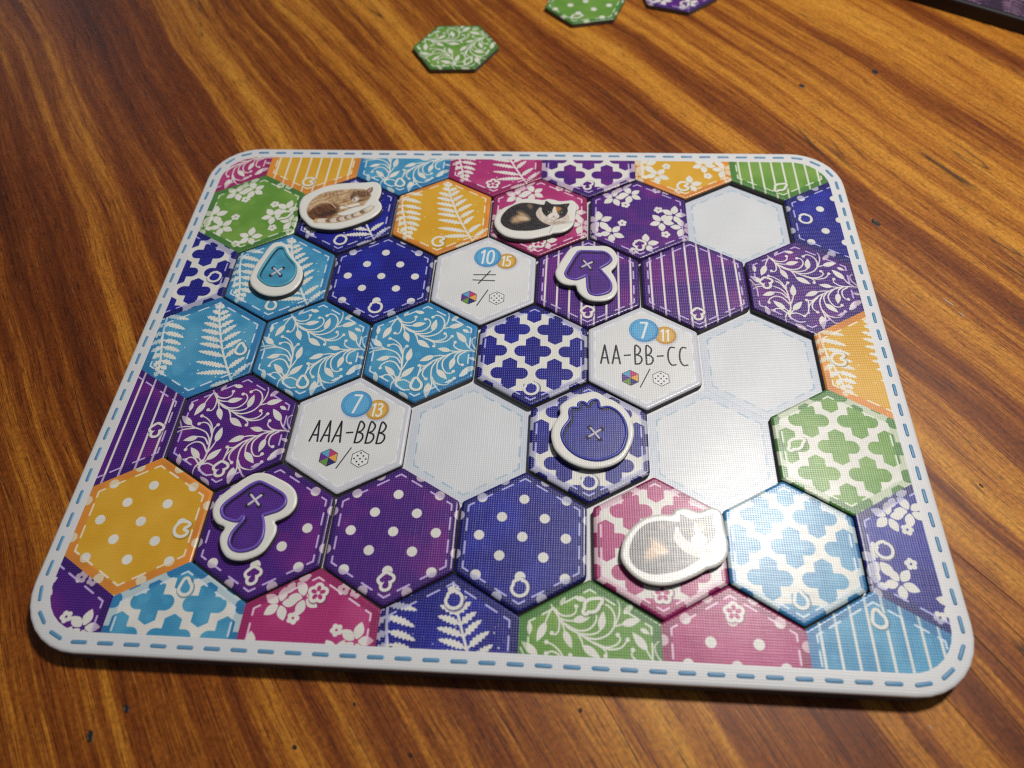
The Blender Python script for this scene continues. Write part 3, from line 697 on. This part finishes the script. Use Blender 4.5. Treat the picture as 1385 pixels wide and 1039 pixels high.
def slab(name, x0, y0, x1, y1, z0, z1, mat, parent=None):
    V = [(x0, y0, z1), (x1, y0, z1), (x1, y1, z1), (x0, y1, z1), (x0, y0, z0), (x1, y0, z0), (x1, y1, z0), (x0, y1, z0)]
    F = [[0, 1, 2, 3], [7, 6, 5, 4], [0, 4, 5, 1], [1, 5, 6, 2], [2, 6, 7, 3], [3, 7, 4, 0]]
    return mesh_obj(name, V, F, mat, parent)
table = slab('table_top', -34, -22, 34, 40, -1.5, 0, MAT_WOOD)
table['kind'] = 'structure'; table['label'] = 'varnished reddish brown wooden table top with golden grain'

# worm holes and nicks in the wood: little dark dimples with a raised lip
MAT_PIT = obj_mat('dark_pit', (.022, .014, .010), .5, 0, .3)
MAT_CHIP = obj_mat('glinting_chip', (.62, .52, .42), .35, 0, .2)  # chipped wood, with its bright crack glint painted into the pale colour
def pit(x, y, a, b, ang, mat=MAT_PIT, name='nick'):
    n = 14; V = []
    for rr, z in ((1.25, .002), (1.0, .007), (.7, .003)):
        for k in range(n):
            t = 2 * math.pi * k / n; w_ = 1 + .13 * math.sin(2 * t + x * 9) + .1 * math.sin(5 * t + y * 7)
            u, v = a * rr * w_ * math.cos(t), b * rr * w_ * math.sin(t)
            V.append((x + u * math.cos(ang) - v * math.sin(ang), y + u * math.sin(ang) + v * math.cos(ang), z))
    F = []
    for q in range(2):
        for k in range(n):
            j = (k + 1) % n; F.append([q * n + k, q * n + j, (q + 1) * n + j, (q + 1) * n + k])
    F.append(list(range(2 * n, 3 * n)))
    return mesh_obj(name, V, F, mat, table)
GA = math.radians(-54.5)
for x, y, a, b in ((7.36, 7.79, .075, .05), (5.76, 7.29, .05, .05), (6.40, 3.27, .07, .05), (-2.13, -5.57, .026, .019), (-.76, -5.58, .026, .016),
                   (1.20, -5.0, .024, .016), (-1.51, -5.07, .02, .012), (-4.28, -5.26, .05, .025), (-4.61, -5.58, .05, .035), (6.71, -1.85, .03, .012)):
    pit(x, y, a, b, GA + random.uniform(-.5, .5))
pit(7.16, 1.46, .075, .012, GA + .1, MAT_CHIP, 'chip'); pit(7.3, 1.2, .05, .010, GA, MAT_CHIP, 'chip'); pit(5.23, -4.98, .022, .008, GA, MAT_CHIP, 'chip')

# ---------------------------------------------------------------- the game board
BCY = .03
def rr_loop(hx, hy, R, z, n=9):
    out = []
    for q, (sx, sy) in enumerate(((1, 1), (-1, 1), (-1, -1), (1, -1))):
        for k in range(n):
            a = math.radians(90 * q + 90 * k / (n - 1))
            out.append((sx * (hx - R) + R * math.cos(a), BCY + sy * (hy - R) + R * math.sin(a), z))
    return out
OX, OY, OR_ = 5.885, 4.745, .86
IX, IY, IR = 5.625, 4.487, .62
board = empty('game_board', (0, 0, 0), 0, 'large white rimmed quilt board with blue stitched border, holding the hexagonal tiles', 'game board')
zb = BT - TT
V, F = rings([rr_loop(OX - .03, OY - .03, OR_ - .03, zb), rr_loop(OX - .008, OY - .008, OR_ - .008, zb - .010), rr_loop(OX, OY, OR_, zb - .03), rr_loop(OX, OY, OR_, .10), rr_loop(OX - .012, OY - .012, OR_ - .012, .09), rr_loop(OX, OY, OR_, .08),
              rr_loop(OX, OY, OR_, .02), rr_loop(OX - .015, OY - .015, OR_ - .015, 0)], True, True)
base = mesh_obj('base_layer', V, F, MAT_CORE_DARK, board)
base.data.materials.append(MAT_RIM)
base.data.polygons[0].material_index = 1
rl = [rr_loop(IX, IY, IR, BT)]
for t in (0, .4, .8, 1.2, math.pi / 2):
    rl.append(rr_loop(OX - .05 * (1 - math.sin(t)), OY - .05 * (1 - math.sin(t)), OR_ - .05 * (1 - math.sin(t)), BT - .035 * (1 - math.cos(t))))
V, F = rings(rl, False)
rim = mesh_obj('rim', V, F, MAT_RIM, board, None, lambda p: True)
V, F = rings([rr_loop(OX, OY, OR_, BT - .035), rr_loop(OX, OY, OR_, zb + .02), rr_loop(OX - .02, OY - .02, OR_ - .02, zb + .001)], False)
mesh_obj('rim_edge', V, F, MAT_CORE_DARK, board)

# blue running stitch around the rim
def stitch_mesh():
    L, r = .082, .025
    def loop(k, z):
        o_ = []
        for sx, a0 in ((1, -90), (-1, 90)):
            for q in range(6):
                a = math.radians(a0 + 36 * q); o_.append((sx * L + r * k * math.cos(a), r * k * math.sin(a), z))
        return o_
    V, F = rings([loop(.35, .0105), loop(.75, .008), loop(1, .001)])
    o = mesh_obj('stitch', V, F, MAT_STITCH, None, None, lambda p: True); me = o.data; bpy.data.objects.remove(o); return me
ST_ME = stitch_mesh()
path = rr_loop((OX + IX) / 2 - .005, (OY + IY) / 2 - .005, (OR_ + IR) / 2, BT, 24)
seg = [math.dist(path[i][:2], path[(i + 1) % len(path)][:2]) for i in range(len(path))]
per = sum(seg); ns = round(per / .338)
i, acc = 0, 0.
for k in range(ns):
    t = per * k / ns
    while acc + seg[i] < t: acc += seg[i]; i += 1
    f = (t - acc) / seg[i]; p, q = path[i], path[(i + 1) % len(path)]
    o = share('stitch', ST_ME, None, rim)
    o.location = ((p[0] + (q[0] - p[0]) * f) * S, (p[1] + (q[1] - p[1]) * f) * S, BT * S)
    ia, ib = path[i - 1], path[(i + 2) % len(path)]
    o.rotation_euler = (0, 0, math.atan2(ib[1] - ia[1], ib[0] - ia[0]) + random.uniform(-.02, .02))

# printed patches of the frame
def inside(r, c): return 1 <= r <= 5 and 1 <= c <= 5
def neigh(r, c):
    if r % 2: return [(r - 1, c + 1), (r - 1, c), (r, c - 1), (r + 1, c), (r + 1, c + 1), (r, c + 1)]
    return [(r - 1, c), (r - 1, c - 1), (r, c - 1), (r + 1, c - 1), (r + 1, c), (r, c + 1)]
CLIP = [(p[0], p[1]) for p in rr_loop(IX, IY, IR, 0)]
def clip(poly):
    for i in range(len(CLIP)):
        a, b = CLIP[i], CLIP[(i + 1) % len(CLIP)]
        if math.dist(a, b) < 1e-6: continue
        side = lambda p: (b[0] - a[0]) * (p[1] - a[1]) - (b[1] - a[1]) * (p[0] - a[0])
        out = []
        for k in range(len(poly)):
            (p, fl), (q, _) = poly[k], poly[(k + 1) % len(poly)]
            sp, sq = side(p), side(q)
            if sp >= -1e-9: out.append((p, fl))
            if (sp > 1e-9 and sq < -1e-9) or (sp < -1e-9 and sq > 1e-9):
                t = sp / (sp - sq); x = (p[0] + (q[0] - p[0]) * t, p[1] + (q[1] - p[1]) * t)
                out.append((x, False if sp > 0 else fl))
        poly = out
        if len(poly) < 3: return []
    return poly
def patch(r, c, mat, label):
    cx, cy = cell(r, c)
    nb = neigh(r, c)
    poly = []
    for k in range(6):
        a = math.radians(30 + 60 * k)
        poly.append(((cx + math.cos(a), cy + math.sin(a)), inside(*nb[k])))
    poly = clip(poly)
    # drop near-duplicate corners
    poly = [poly[k] for k in range(len(poly)) if math.dist(poly[k][0], poly[(k + 1) % len(poly)][0]) > 1e-4]
    n = len(poly); P = [np.array(p) for p, _ in poly]; fl = [f for _, f in poly]
    def inset(e):
        """move only the edges that border the well inwards by e"""
        res = []
        for k in range(n):
            p0, p1, p2 = P[k - 1], P[k], P[(k + 1) % n]
            d1, d2 = (p1 - p0) / np.linalg.norm(p1 - p0), (p2 - p1) / np.linalg.norm(p2 - p1)
            n1, n2 = np.array((-d1[1], d1[0])), np.array((-d2[1], d2[0]))
            e1, e2 = (e if fl[k - 1] else 0), (e if fl[k] else 0)
            if not e1 and not e2: res.append(p1); continue
            det = d1[0] * d2[1] - d1[1] * d2[0]
            a1, a2 = p1 + n1 * e1, p1 + n2 * e2
            if abs(det) < 1e-5: res.append(a1); continue
            t = ((a2[0] - a1[0]) * d2[1] - (a2[1] - a1[1]) * d2[0]) / det
            res.append(a1 + d1 * t)
        return res
    b = .04; steps = [0, .4, .8, 1.2, math.pi / 2]
    V = []; F = []
    for t in steps:
        for p in inset(b * (1 - math.sin(t)) + .006): V.append((p[0], p[1], BT - b * .6 * (1 - math.cos(t))))
    F.append(list(range(n)))
    for q in range(len(steps) - 1):
        for k in range(n):
            if fl[k]:
                j = (k + 1) % n
                F.append([q * n + k, (q + 1) * n + k, (q + 1) * n + j, q * n + j])
    uvf = lambda v: ((v[0] - cx) / 2.06 + .5, (v[1] - cy) / 2.06 + .5)
    o = mesh_obj('printed_patch', V, F, mat, board, uvf, lambda p: len(p.vertices) == 4 and p.index > 0)
    o['label'] = label
    # cut edge of the card below the print, along the well
    V = []; F = []
    low = inset(.006)
    for k in range(n):
        if fl[k]:
            j = (k + 1) % n; p, q = low[k], low[j]
            i0 = len(V); V += [(p[0], p[1], BT - b * .6), (p[0], p[1], zb), (q[0], q[1], zb), (q[0], q[1], BT - b * .6)]; F.append([i0, i0 + 1, i0 + 2, i0 + 3])
    if V: mesh_obj('cut_edge', V, F, MAT_CORE_DARK, board)
ICON_AT = dict(B=(-.02, -.66), R=(.60, -.06), L=(-.58, .05), T=(.03, .66))
FRAME = {(0, 0): ('pink', 'vine', None), (0, 1): ('yellow', 'stripe', 'B'), (0, 2): ('lightblue', 'vine', 'B'), (0, 3): ('pink', 'fern', 'B'), (0, 4): ('purple', 'quatrefoil', 'B'), (0, 5): ('yellow', 'flower', 'B'), (0, 6): ('green', 'stripe', 'B'),
         (1, 0): ('green', 'flower', 'R'), (1, 6): ('blue', 'dots', 'L'), (2, 0): ('blue', 'quatrefoil', 'R'), (2, 6): ('purple', 'vine', 'L'), (3, 0): ('lightblue', 'fern', 'R'), (3, 6): ('yellow', 'fern', 'L'),
         (4, 0): ('purple', 'stripe', 'R'), (4, 6): ('green', 'quatrefoil', 'L'), (5, 0): ('yellow', 'dots', 'R'), (5, 6): ('blue', 'flower', 'L'),
         (6, 0): ('purple', 'flower', None), (6, 1): ('lightblue', 'quatrefoil', 'T'), (6, 2): ('pink', 'flower', 'T'), (6, 3): ('blue', 'fern', 'T'), (6, 4): ('green', 'vine', 'T'), (6, 5): ('pink', 'dots', 'T'), (6, 6): ('lightblue', 'stripe', 'T')}
CN = dict(lightblue='light blue', blue='navy blue', purple='purple', pink='pink', yellow='yellow', green='green')
PN = dict(dots='polka dot', stripe='striped', quatrefoil='quatrefoil', vine='leafy vine', flower='flower', fern='fern')
for (r, c), (co, pa, ic) in FRAME.items():
    patch(r, c, tile_mat(co, pa, ICON_AT.get(ic)), 'printed %s %s patch of the board frame' % (CN[co], PN[pa]))
MAT_BLANK = print_mat('print_blank_cell', print_blank())
for r, c in ((1, 5), (3, 5), (4, 3), (4, 5)):
    x, y = cell(r, c)
    V = [(x + .999 * math.cos(math.radians(30 + 60 * k)), y + .999 * math.sin(math.radians(30 + 60 * k)), zb + .004) for k in range(6)]
    mesh_obj('printed_cell', V, [list(range(6))], MAT_BLANK, board, lambda v, x=x, y=y: ((v[0] - x) / 2.06 + .5, (v[1] - y) / 2.06 + .5))

# ---------------------------------------------------------------- tiles
def tile(name, loc, rz, mat, label, group):
    e = empty(name, loc, rz, label, 'tile', group)
    f = share('printed_face', FACE_ME, mat, e); f.location.z = TT * S
    k = share('card_core', CORE_ME, None, e); k.location.z = TT * S
    return e
GRP = 'hexagonal patchwork tiles on the board'
TILES = [
 (1, 1, 'blue', 'fern', 'navy blue fern tile lying under the sleeping tabby cat token', 0, .0, 0),
 (1, 2, 'yellow', 'fern', 'golden yellow fern tile with small moon mark between the two cat tokens', 0, 0, 0),
 (1, 3, 'pink', 'flower', 'pink flower tile under the calico cat token in the top row', 0, .01, 0),
 (1, 4, 'purple', 'flower', 'purple tile with white flowers next to the empty cell of the top row', .01, -.01, -.01),
 (2, 1, 'lightblue', 'fern', 'light blue fern tile carrying the drop shaped button token', 0, 0, 0),
 (2, 2, 'blue', 'dots', 'navy blue polka dot tile left of the unequal sign goal tile', -.005, 0, .005),
 (2, 4, 'purple', 'stripe', 'purple striped tile lying under a tilted mushroom button token', -.012, .005, -.01),
 (2, 5, 'purple', 'stripe', 'uncovered purple striped tile right of the striped one with a mushroom button', -.01, .01, .008),
 (3, 1, 'lightblue', 'vine', 'light blue leafy vine tile directly below the drop button tile', 0, 0, -.005),
 (3, 2, 'lightblue', 'vine', 'light blue leafy vine tile touching the navy quatrefoil tile', 0, .02, .004),
 (3, 3, 'blue', 'quatrefoil', 'uncovered navy blue quatrefoil tile left of the AA-BB-CC goal tile', 0, .012, 0),
 (4, 1, 'purple', 'vine', 'purple leafy vine tile left of the AAA-BBB goal tile', .005, 0, 0),
 (4, 4, 'blue', 'quatrefoil', 'navy blue quatrefoil tile lying under the round berry button token', -.008, .005, 0),
 (5, 1, 'purple', 'dots', 'purple polka dot tile lying under the upright mushroom button token', 0, 0, 0),
 (5, 2, 'purple', 'dots', 'uncovered purple polka dot tile in the bottom row', 0, .0, .006),
 (5, 3, 'blue', 'dots', 'navy blue polka dot tile in the bottom row', -.015, 0, -.004),
 (5, 4, 'pink', 'quatrefoil', 'pink quatrefoil tile under the glossy calico cat token in the bottom row', .03, -.005, .01),
 (5, 5, 'lightblue', 'quatrefoil', 'pale blue quatrefoil tile in the bottom row right corner', .004, 0, -.012)]
for r, c, co, pa, lab, dx, dy, rz in TILES:
    x, y = cell(r, c)
    tile('patchwork_tile', (x + dx, y + dy, zb + .005), rz + random.uniform(-.004, .004), tile_mat(co, pa, (0., -.65)), lab, GRP)
for r, c, wd, b_, s_, lab, dx, dy, rz, sl in (
        (2, 3, 'neq', '10', '15', 'white goal tile printed with an unequal sign and the numbers 10 and 15', 0, .01, 0, 0),
        (3, 4, 'AA-BB-CC', '7', '11', 'white goal tile printed AA-BB-CC with the numbers 7 and 11', -.03, .012, 0, 0),
        (4, 2, 'AAA-BBB', '7', '13', 'white goal tile printed AAA-BBB with the numbers 7 and 13', 0, .0, -.006, .05)):
    x, y = cell(r, c)
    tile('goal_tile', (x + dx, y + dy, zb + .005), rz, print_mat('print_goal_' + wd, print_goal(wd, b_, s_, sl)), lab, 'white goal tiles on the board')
G2 = 'loose tiles lying on the table'
tile('patchwork_tile', (-1.635, 8.53, 0), math.radians(31), tile_mat('green', 'vine', (0., -.65)), 'loose green leafy vine tile lying on the wood behind the board', G2)
tile('patchwork_tile', (1.253, 10.36, 0), math.radians(-18), tile_mat('green', 'dots', (0., -.65)), 'loose green polka dot tile cut by the top edge of the photo', G2)
tile('patchwork_tile', (3.435, 10.89, 0), math.radians(11), tile_mat('purple', 'flower', (0., -.65)), 'loose purple flower tile cut by the top edge of the photo', G2)

# ---------------------------------------------------------------- tokens
UVT = lambda v: (v[0] / (2 * TH) + .5, v[1] / (2 * TH) + .5)
def offset_loop(P, d):
    out = []
    n = len(P)
    for k in range(n):
        a, b = np.array(P[k - 1]), np.array(P[(k + 1) % n]); t = b - a; t /= np.linalg.norm(t) + 1e-9
        out.append((P[k][0] - t[1] * d, P[k][1] + t[0] * d))
    return out
def ccw(P):
    return P if sum(P[k - 1][0] * P[k][1] - P[k][0] * P[k - 1][1] for k in range(len(P))) > 0 else P[::-1]
def token(name, data, mat, label, cat, group, z, lift=0.):
    e = empty(name, (data['c'][0], data['c'][1], z), 0, label, cat, group)
    P = ccw(smooth(data['o'], 4, True))
    P = [P[k] for k in range(len(P))]
    H = .108; b = .04
    L = []
    for t in (0, .4, .8, 1.2, math.pi / 2):
        L.append([(x, y, H - b * .6 * (1 - math.cos(t))) for x, y in offset_loop(P, b * (1 - math.sin(t)))])
    V, F = rings(L)
    f = mesh_obj('printed_face', V, F, mat, e, UVT, lambda p: len(p.vertices) == 4)
    L = [[(x, y, H - b * .6) for x, y in P], [(x, y, .01) for x, y in P], [(x, y, 0) for x, y in offset_loop(P, .012)]]
    V, F = rings(L, False, True)
    mesh_obj('card_core', V, F, MAT_CORE_DARK, e)
    return e, H
def token_mat(name, arr):
    m = NT(name)
    uv = m.n('ShaderNodeUVMap'); uv.uv_map = 'UVMap'
    im = m.n('ShaderNodeTexImage', image=img_from(name, arr), extension='EXTEND', interpolation='Cubic'); m.l(uv.outputs[0], im.inputs[0])
    mp = m.n('ShaderNodeMapping'); mp.inputs['Scale'].default_value = (2 * TH, 2 * TH, 1); m.l(uv.outputs[0], mp.inputs['Vector'])
    weave_glint(m, im.outputs[0], add_weave(m, mp.outputs[0], WEAVE * .7, ROUGH))
    m.b.inputs['Specular IOR Level'].default_value = .4
    return m.mat
zt = zb + .005 + TT + .001
GC = 'cat tokens lying on the tiles'
token('cat_token', TOK_TABBY, token_mat('print_tabby', print_tabby()), 'oval token with a sleeping tabby cat on the navy fern tile', 'token', GC, zt)
token('cat_token', TOK_CALICO, token_mat('print_calico', print_calico()), 'token with a black and orange calico cat on the pink flower tile', 'token', GC, zt)
shiny = token_mat('print_calico_shiny', print_calico(math.radians(10), .01, -.035))
shiny.node_tree.nodes['Principled BSDF'].inputs['Specular IOR Level'].default_value = .95
token('cat_token', TOK_CALICO2, shiny, 'shiny calico cat token overlapping the pale blue tile on the pink quatrefoil tile', 'token', GC, zt)
GB = 'button tokens lying on the tiles'
RIMC = dict(lightblue=(.10, .42, .56), purple=(.18, .10, .52), blue=(.05, .06, .40))
def button(data, colour, label, xrot=0.):
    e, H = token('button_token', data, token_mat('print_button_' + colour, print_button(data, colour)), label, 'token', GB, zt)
    I = ccw(smooth(data['i'], 5, True)); n = len(I); V = []; F = []; r = .021
    for k in range(n):
        a, b = np.array(I[k - 1]), np.array(I[(k + 1) % n]); t = (b - a) / (np.linalg.norm(b - a) + 1e-9); nx, ny = -t[1], t[0]
        for q in range(6):
            an = math.pi * q / 5
            V.append((I[k][0] + nx * r * math.cos(an), I[k][1] + ny * r * math.cos(an), H + .0006 + r * .75 * math.sin(an)))
    for k in range(n):
        j = (k + 1) % n
        for q in range(5): F.append([k * 6 + q, k * 6 + q + 1, j * 6 + q + 1, j * 6 + q])
    mesh_obj('button_rim', V, F, obj_mat('button_rim_' + colour, RIMC[colour], .34, 0, .05), e, None, lambda p: True)
    cx, cy = data['x']
    for k in range(4):
        a = math.radians(45 + 90 * k) + xrot
        hx, hy = cx + .118 * math.cos(a), cy + .118 * math.sin(a)
        Vh = [(hx + .036 * math.cos(t * math.pi / 6), hy + .036 * math.sin(t * math.pi / 6), H + .002) for t in range(12)]
        mesh_obj('thread_hole', Vh, [list(range(12))], MAT_HOLE, e)
    for k in range(2):
        a = math.radians(45 + 90 * k) + xrot; ca, sa = math.cos(a), math.sin(a)
        Lh, rr = .098, .0185
        def lp(sc, z):
            o_ = []
            for sx, a0 in ((1, -90), (-1, 90)):
                for q in range(6):
                    b_ = math.radians(a0 + 36 * q); u, v = sx * Lh + rr * sc * math.cos(b_), rr * sc * math.sin(b_)
                    o_.append((cx + u * ca - v * sa, cy + u * sa + v * ca, z))
            return o_
        z0 = H + .003 + .004 * k
        Vt, Ft = rings([lp(.4, z0 + .012), lp(.8, z0 + .008), lp(1, z0)])
        mesh_obj('thread', Vt, Ft, MAT_THREAD, e, None, lambda p: True)
button(TOK_DROP, 'lightblue', 'light blue drop shaped button token on the light blue fern tile', 0)
button(TOK_BERRY, 'blue', 'navy blue round berry button token on the quatrefoil tile', -.15)
button(TOK_MUSH, 'purple', 'purple mushroom button token on the polka dot tile', 0)
button(TOK_MUSH2, 'purple', 'tilted purple mushroom button token on the striped tile', -.2)

# ---------------------------------------------------------------- dark box at the far right corner
def box():
    a = math.atan2(-1.27, 1.9)
    e = empty('box', (8.87, 10.47, 0), a, 'dark purple box with lilac leaf print in the upper right corner', 'box')
    x0, x1, y0, y1, h = -3.5, 6.0, 0, 6.0, .30
    V, F = rings([[(x0 + .04, y0 + .04, h), (x1 - .04, y0 + .04, h), (x1 - .04, y1 - .04, h), (x0 + .04, y1 - .04, h)],
                  [(x0 + .01, y0 + .01, h - .012), (x1 - .01, y0 + .01, h - .012), (x1 - .01, y1 - .01, h - .012), (x0 + .01, y1 - .01, h - .012)],
                  [(x0, y0, h - .04), (x1, y0, h - .04), (x1, y1, h - .04), (x0, y1, h - .04)], [(x0, y0, 0), (x1, y0, 0), (x1, y1, 0), (x0, y1, 0)]], True, True)
    mesh_obj('box_body', V, F, obj_mat('dark_box_card', (.012, .008, .014), .6, 0, .2), e)
    n = N
    col = np.broadcast_to(rgb((52, 28, 58)), (n, n, 3)) * (.8 + .4 * noise2(n, 12)[..., None])
    col = mix(col, np.broadcast_to(rgb((150, 118, 140)), (n, n, 3)), np.maximum(PAT['fern'], PAT['vine'] * .7) * (.4 + .6 * noise2(n, 9)))
    V = [(x0 + .1, y0 + .1, h + .003), (x1 - .1, y0 + .1, h + .003), (x1 - .1, y1 - .1, h + .003), (x0 + .1, y1 - .1, h + .003)]
    m = print_mat('print_box', np.clip(col, 0, 1))
    m.node_tree.nodes['Image Texture'].extension = 'REPEAT'
    mesh_obj('printed_lid', V, [[0, 1, 2, 3]], m, e, lambda v: (v[0] / 1.7 + .1, v[1] / 1.7 + .3))
box()
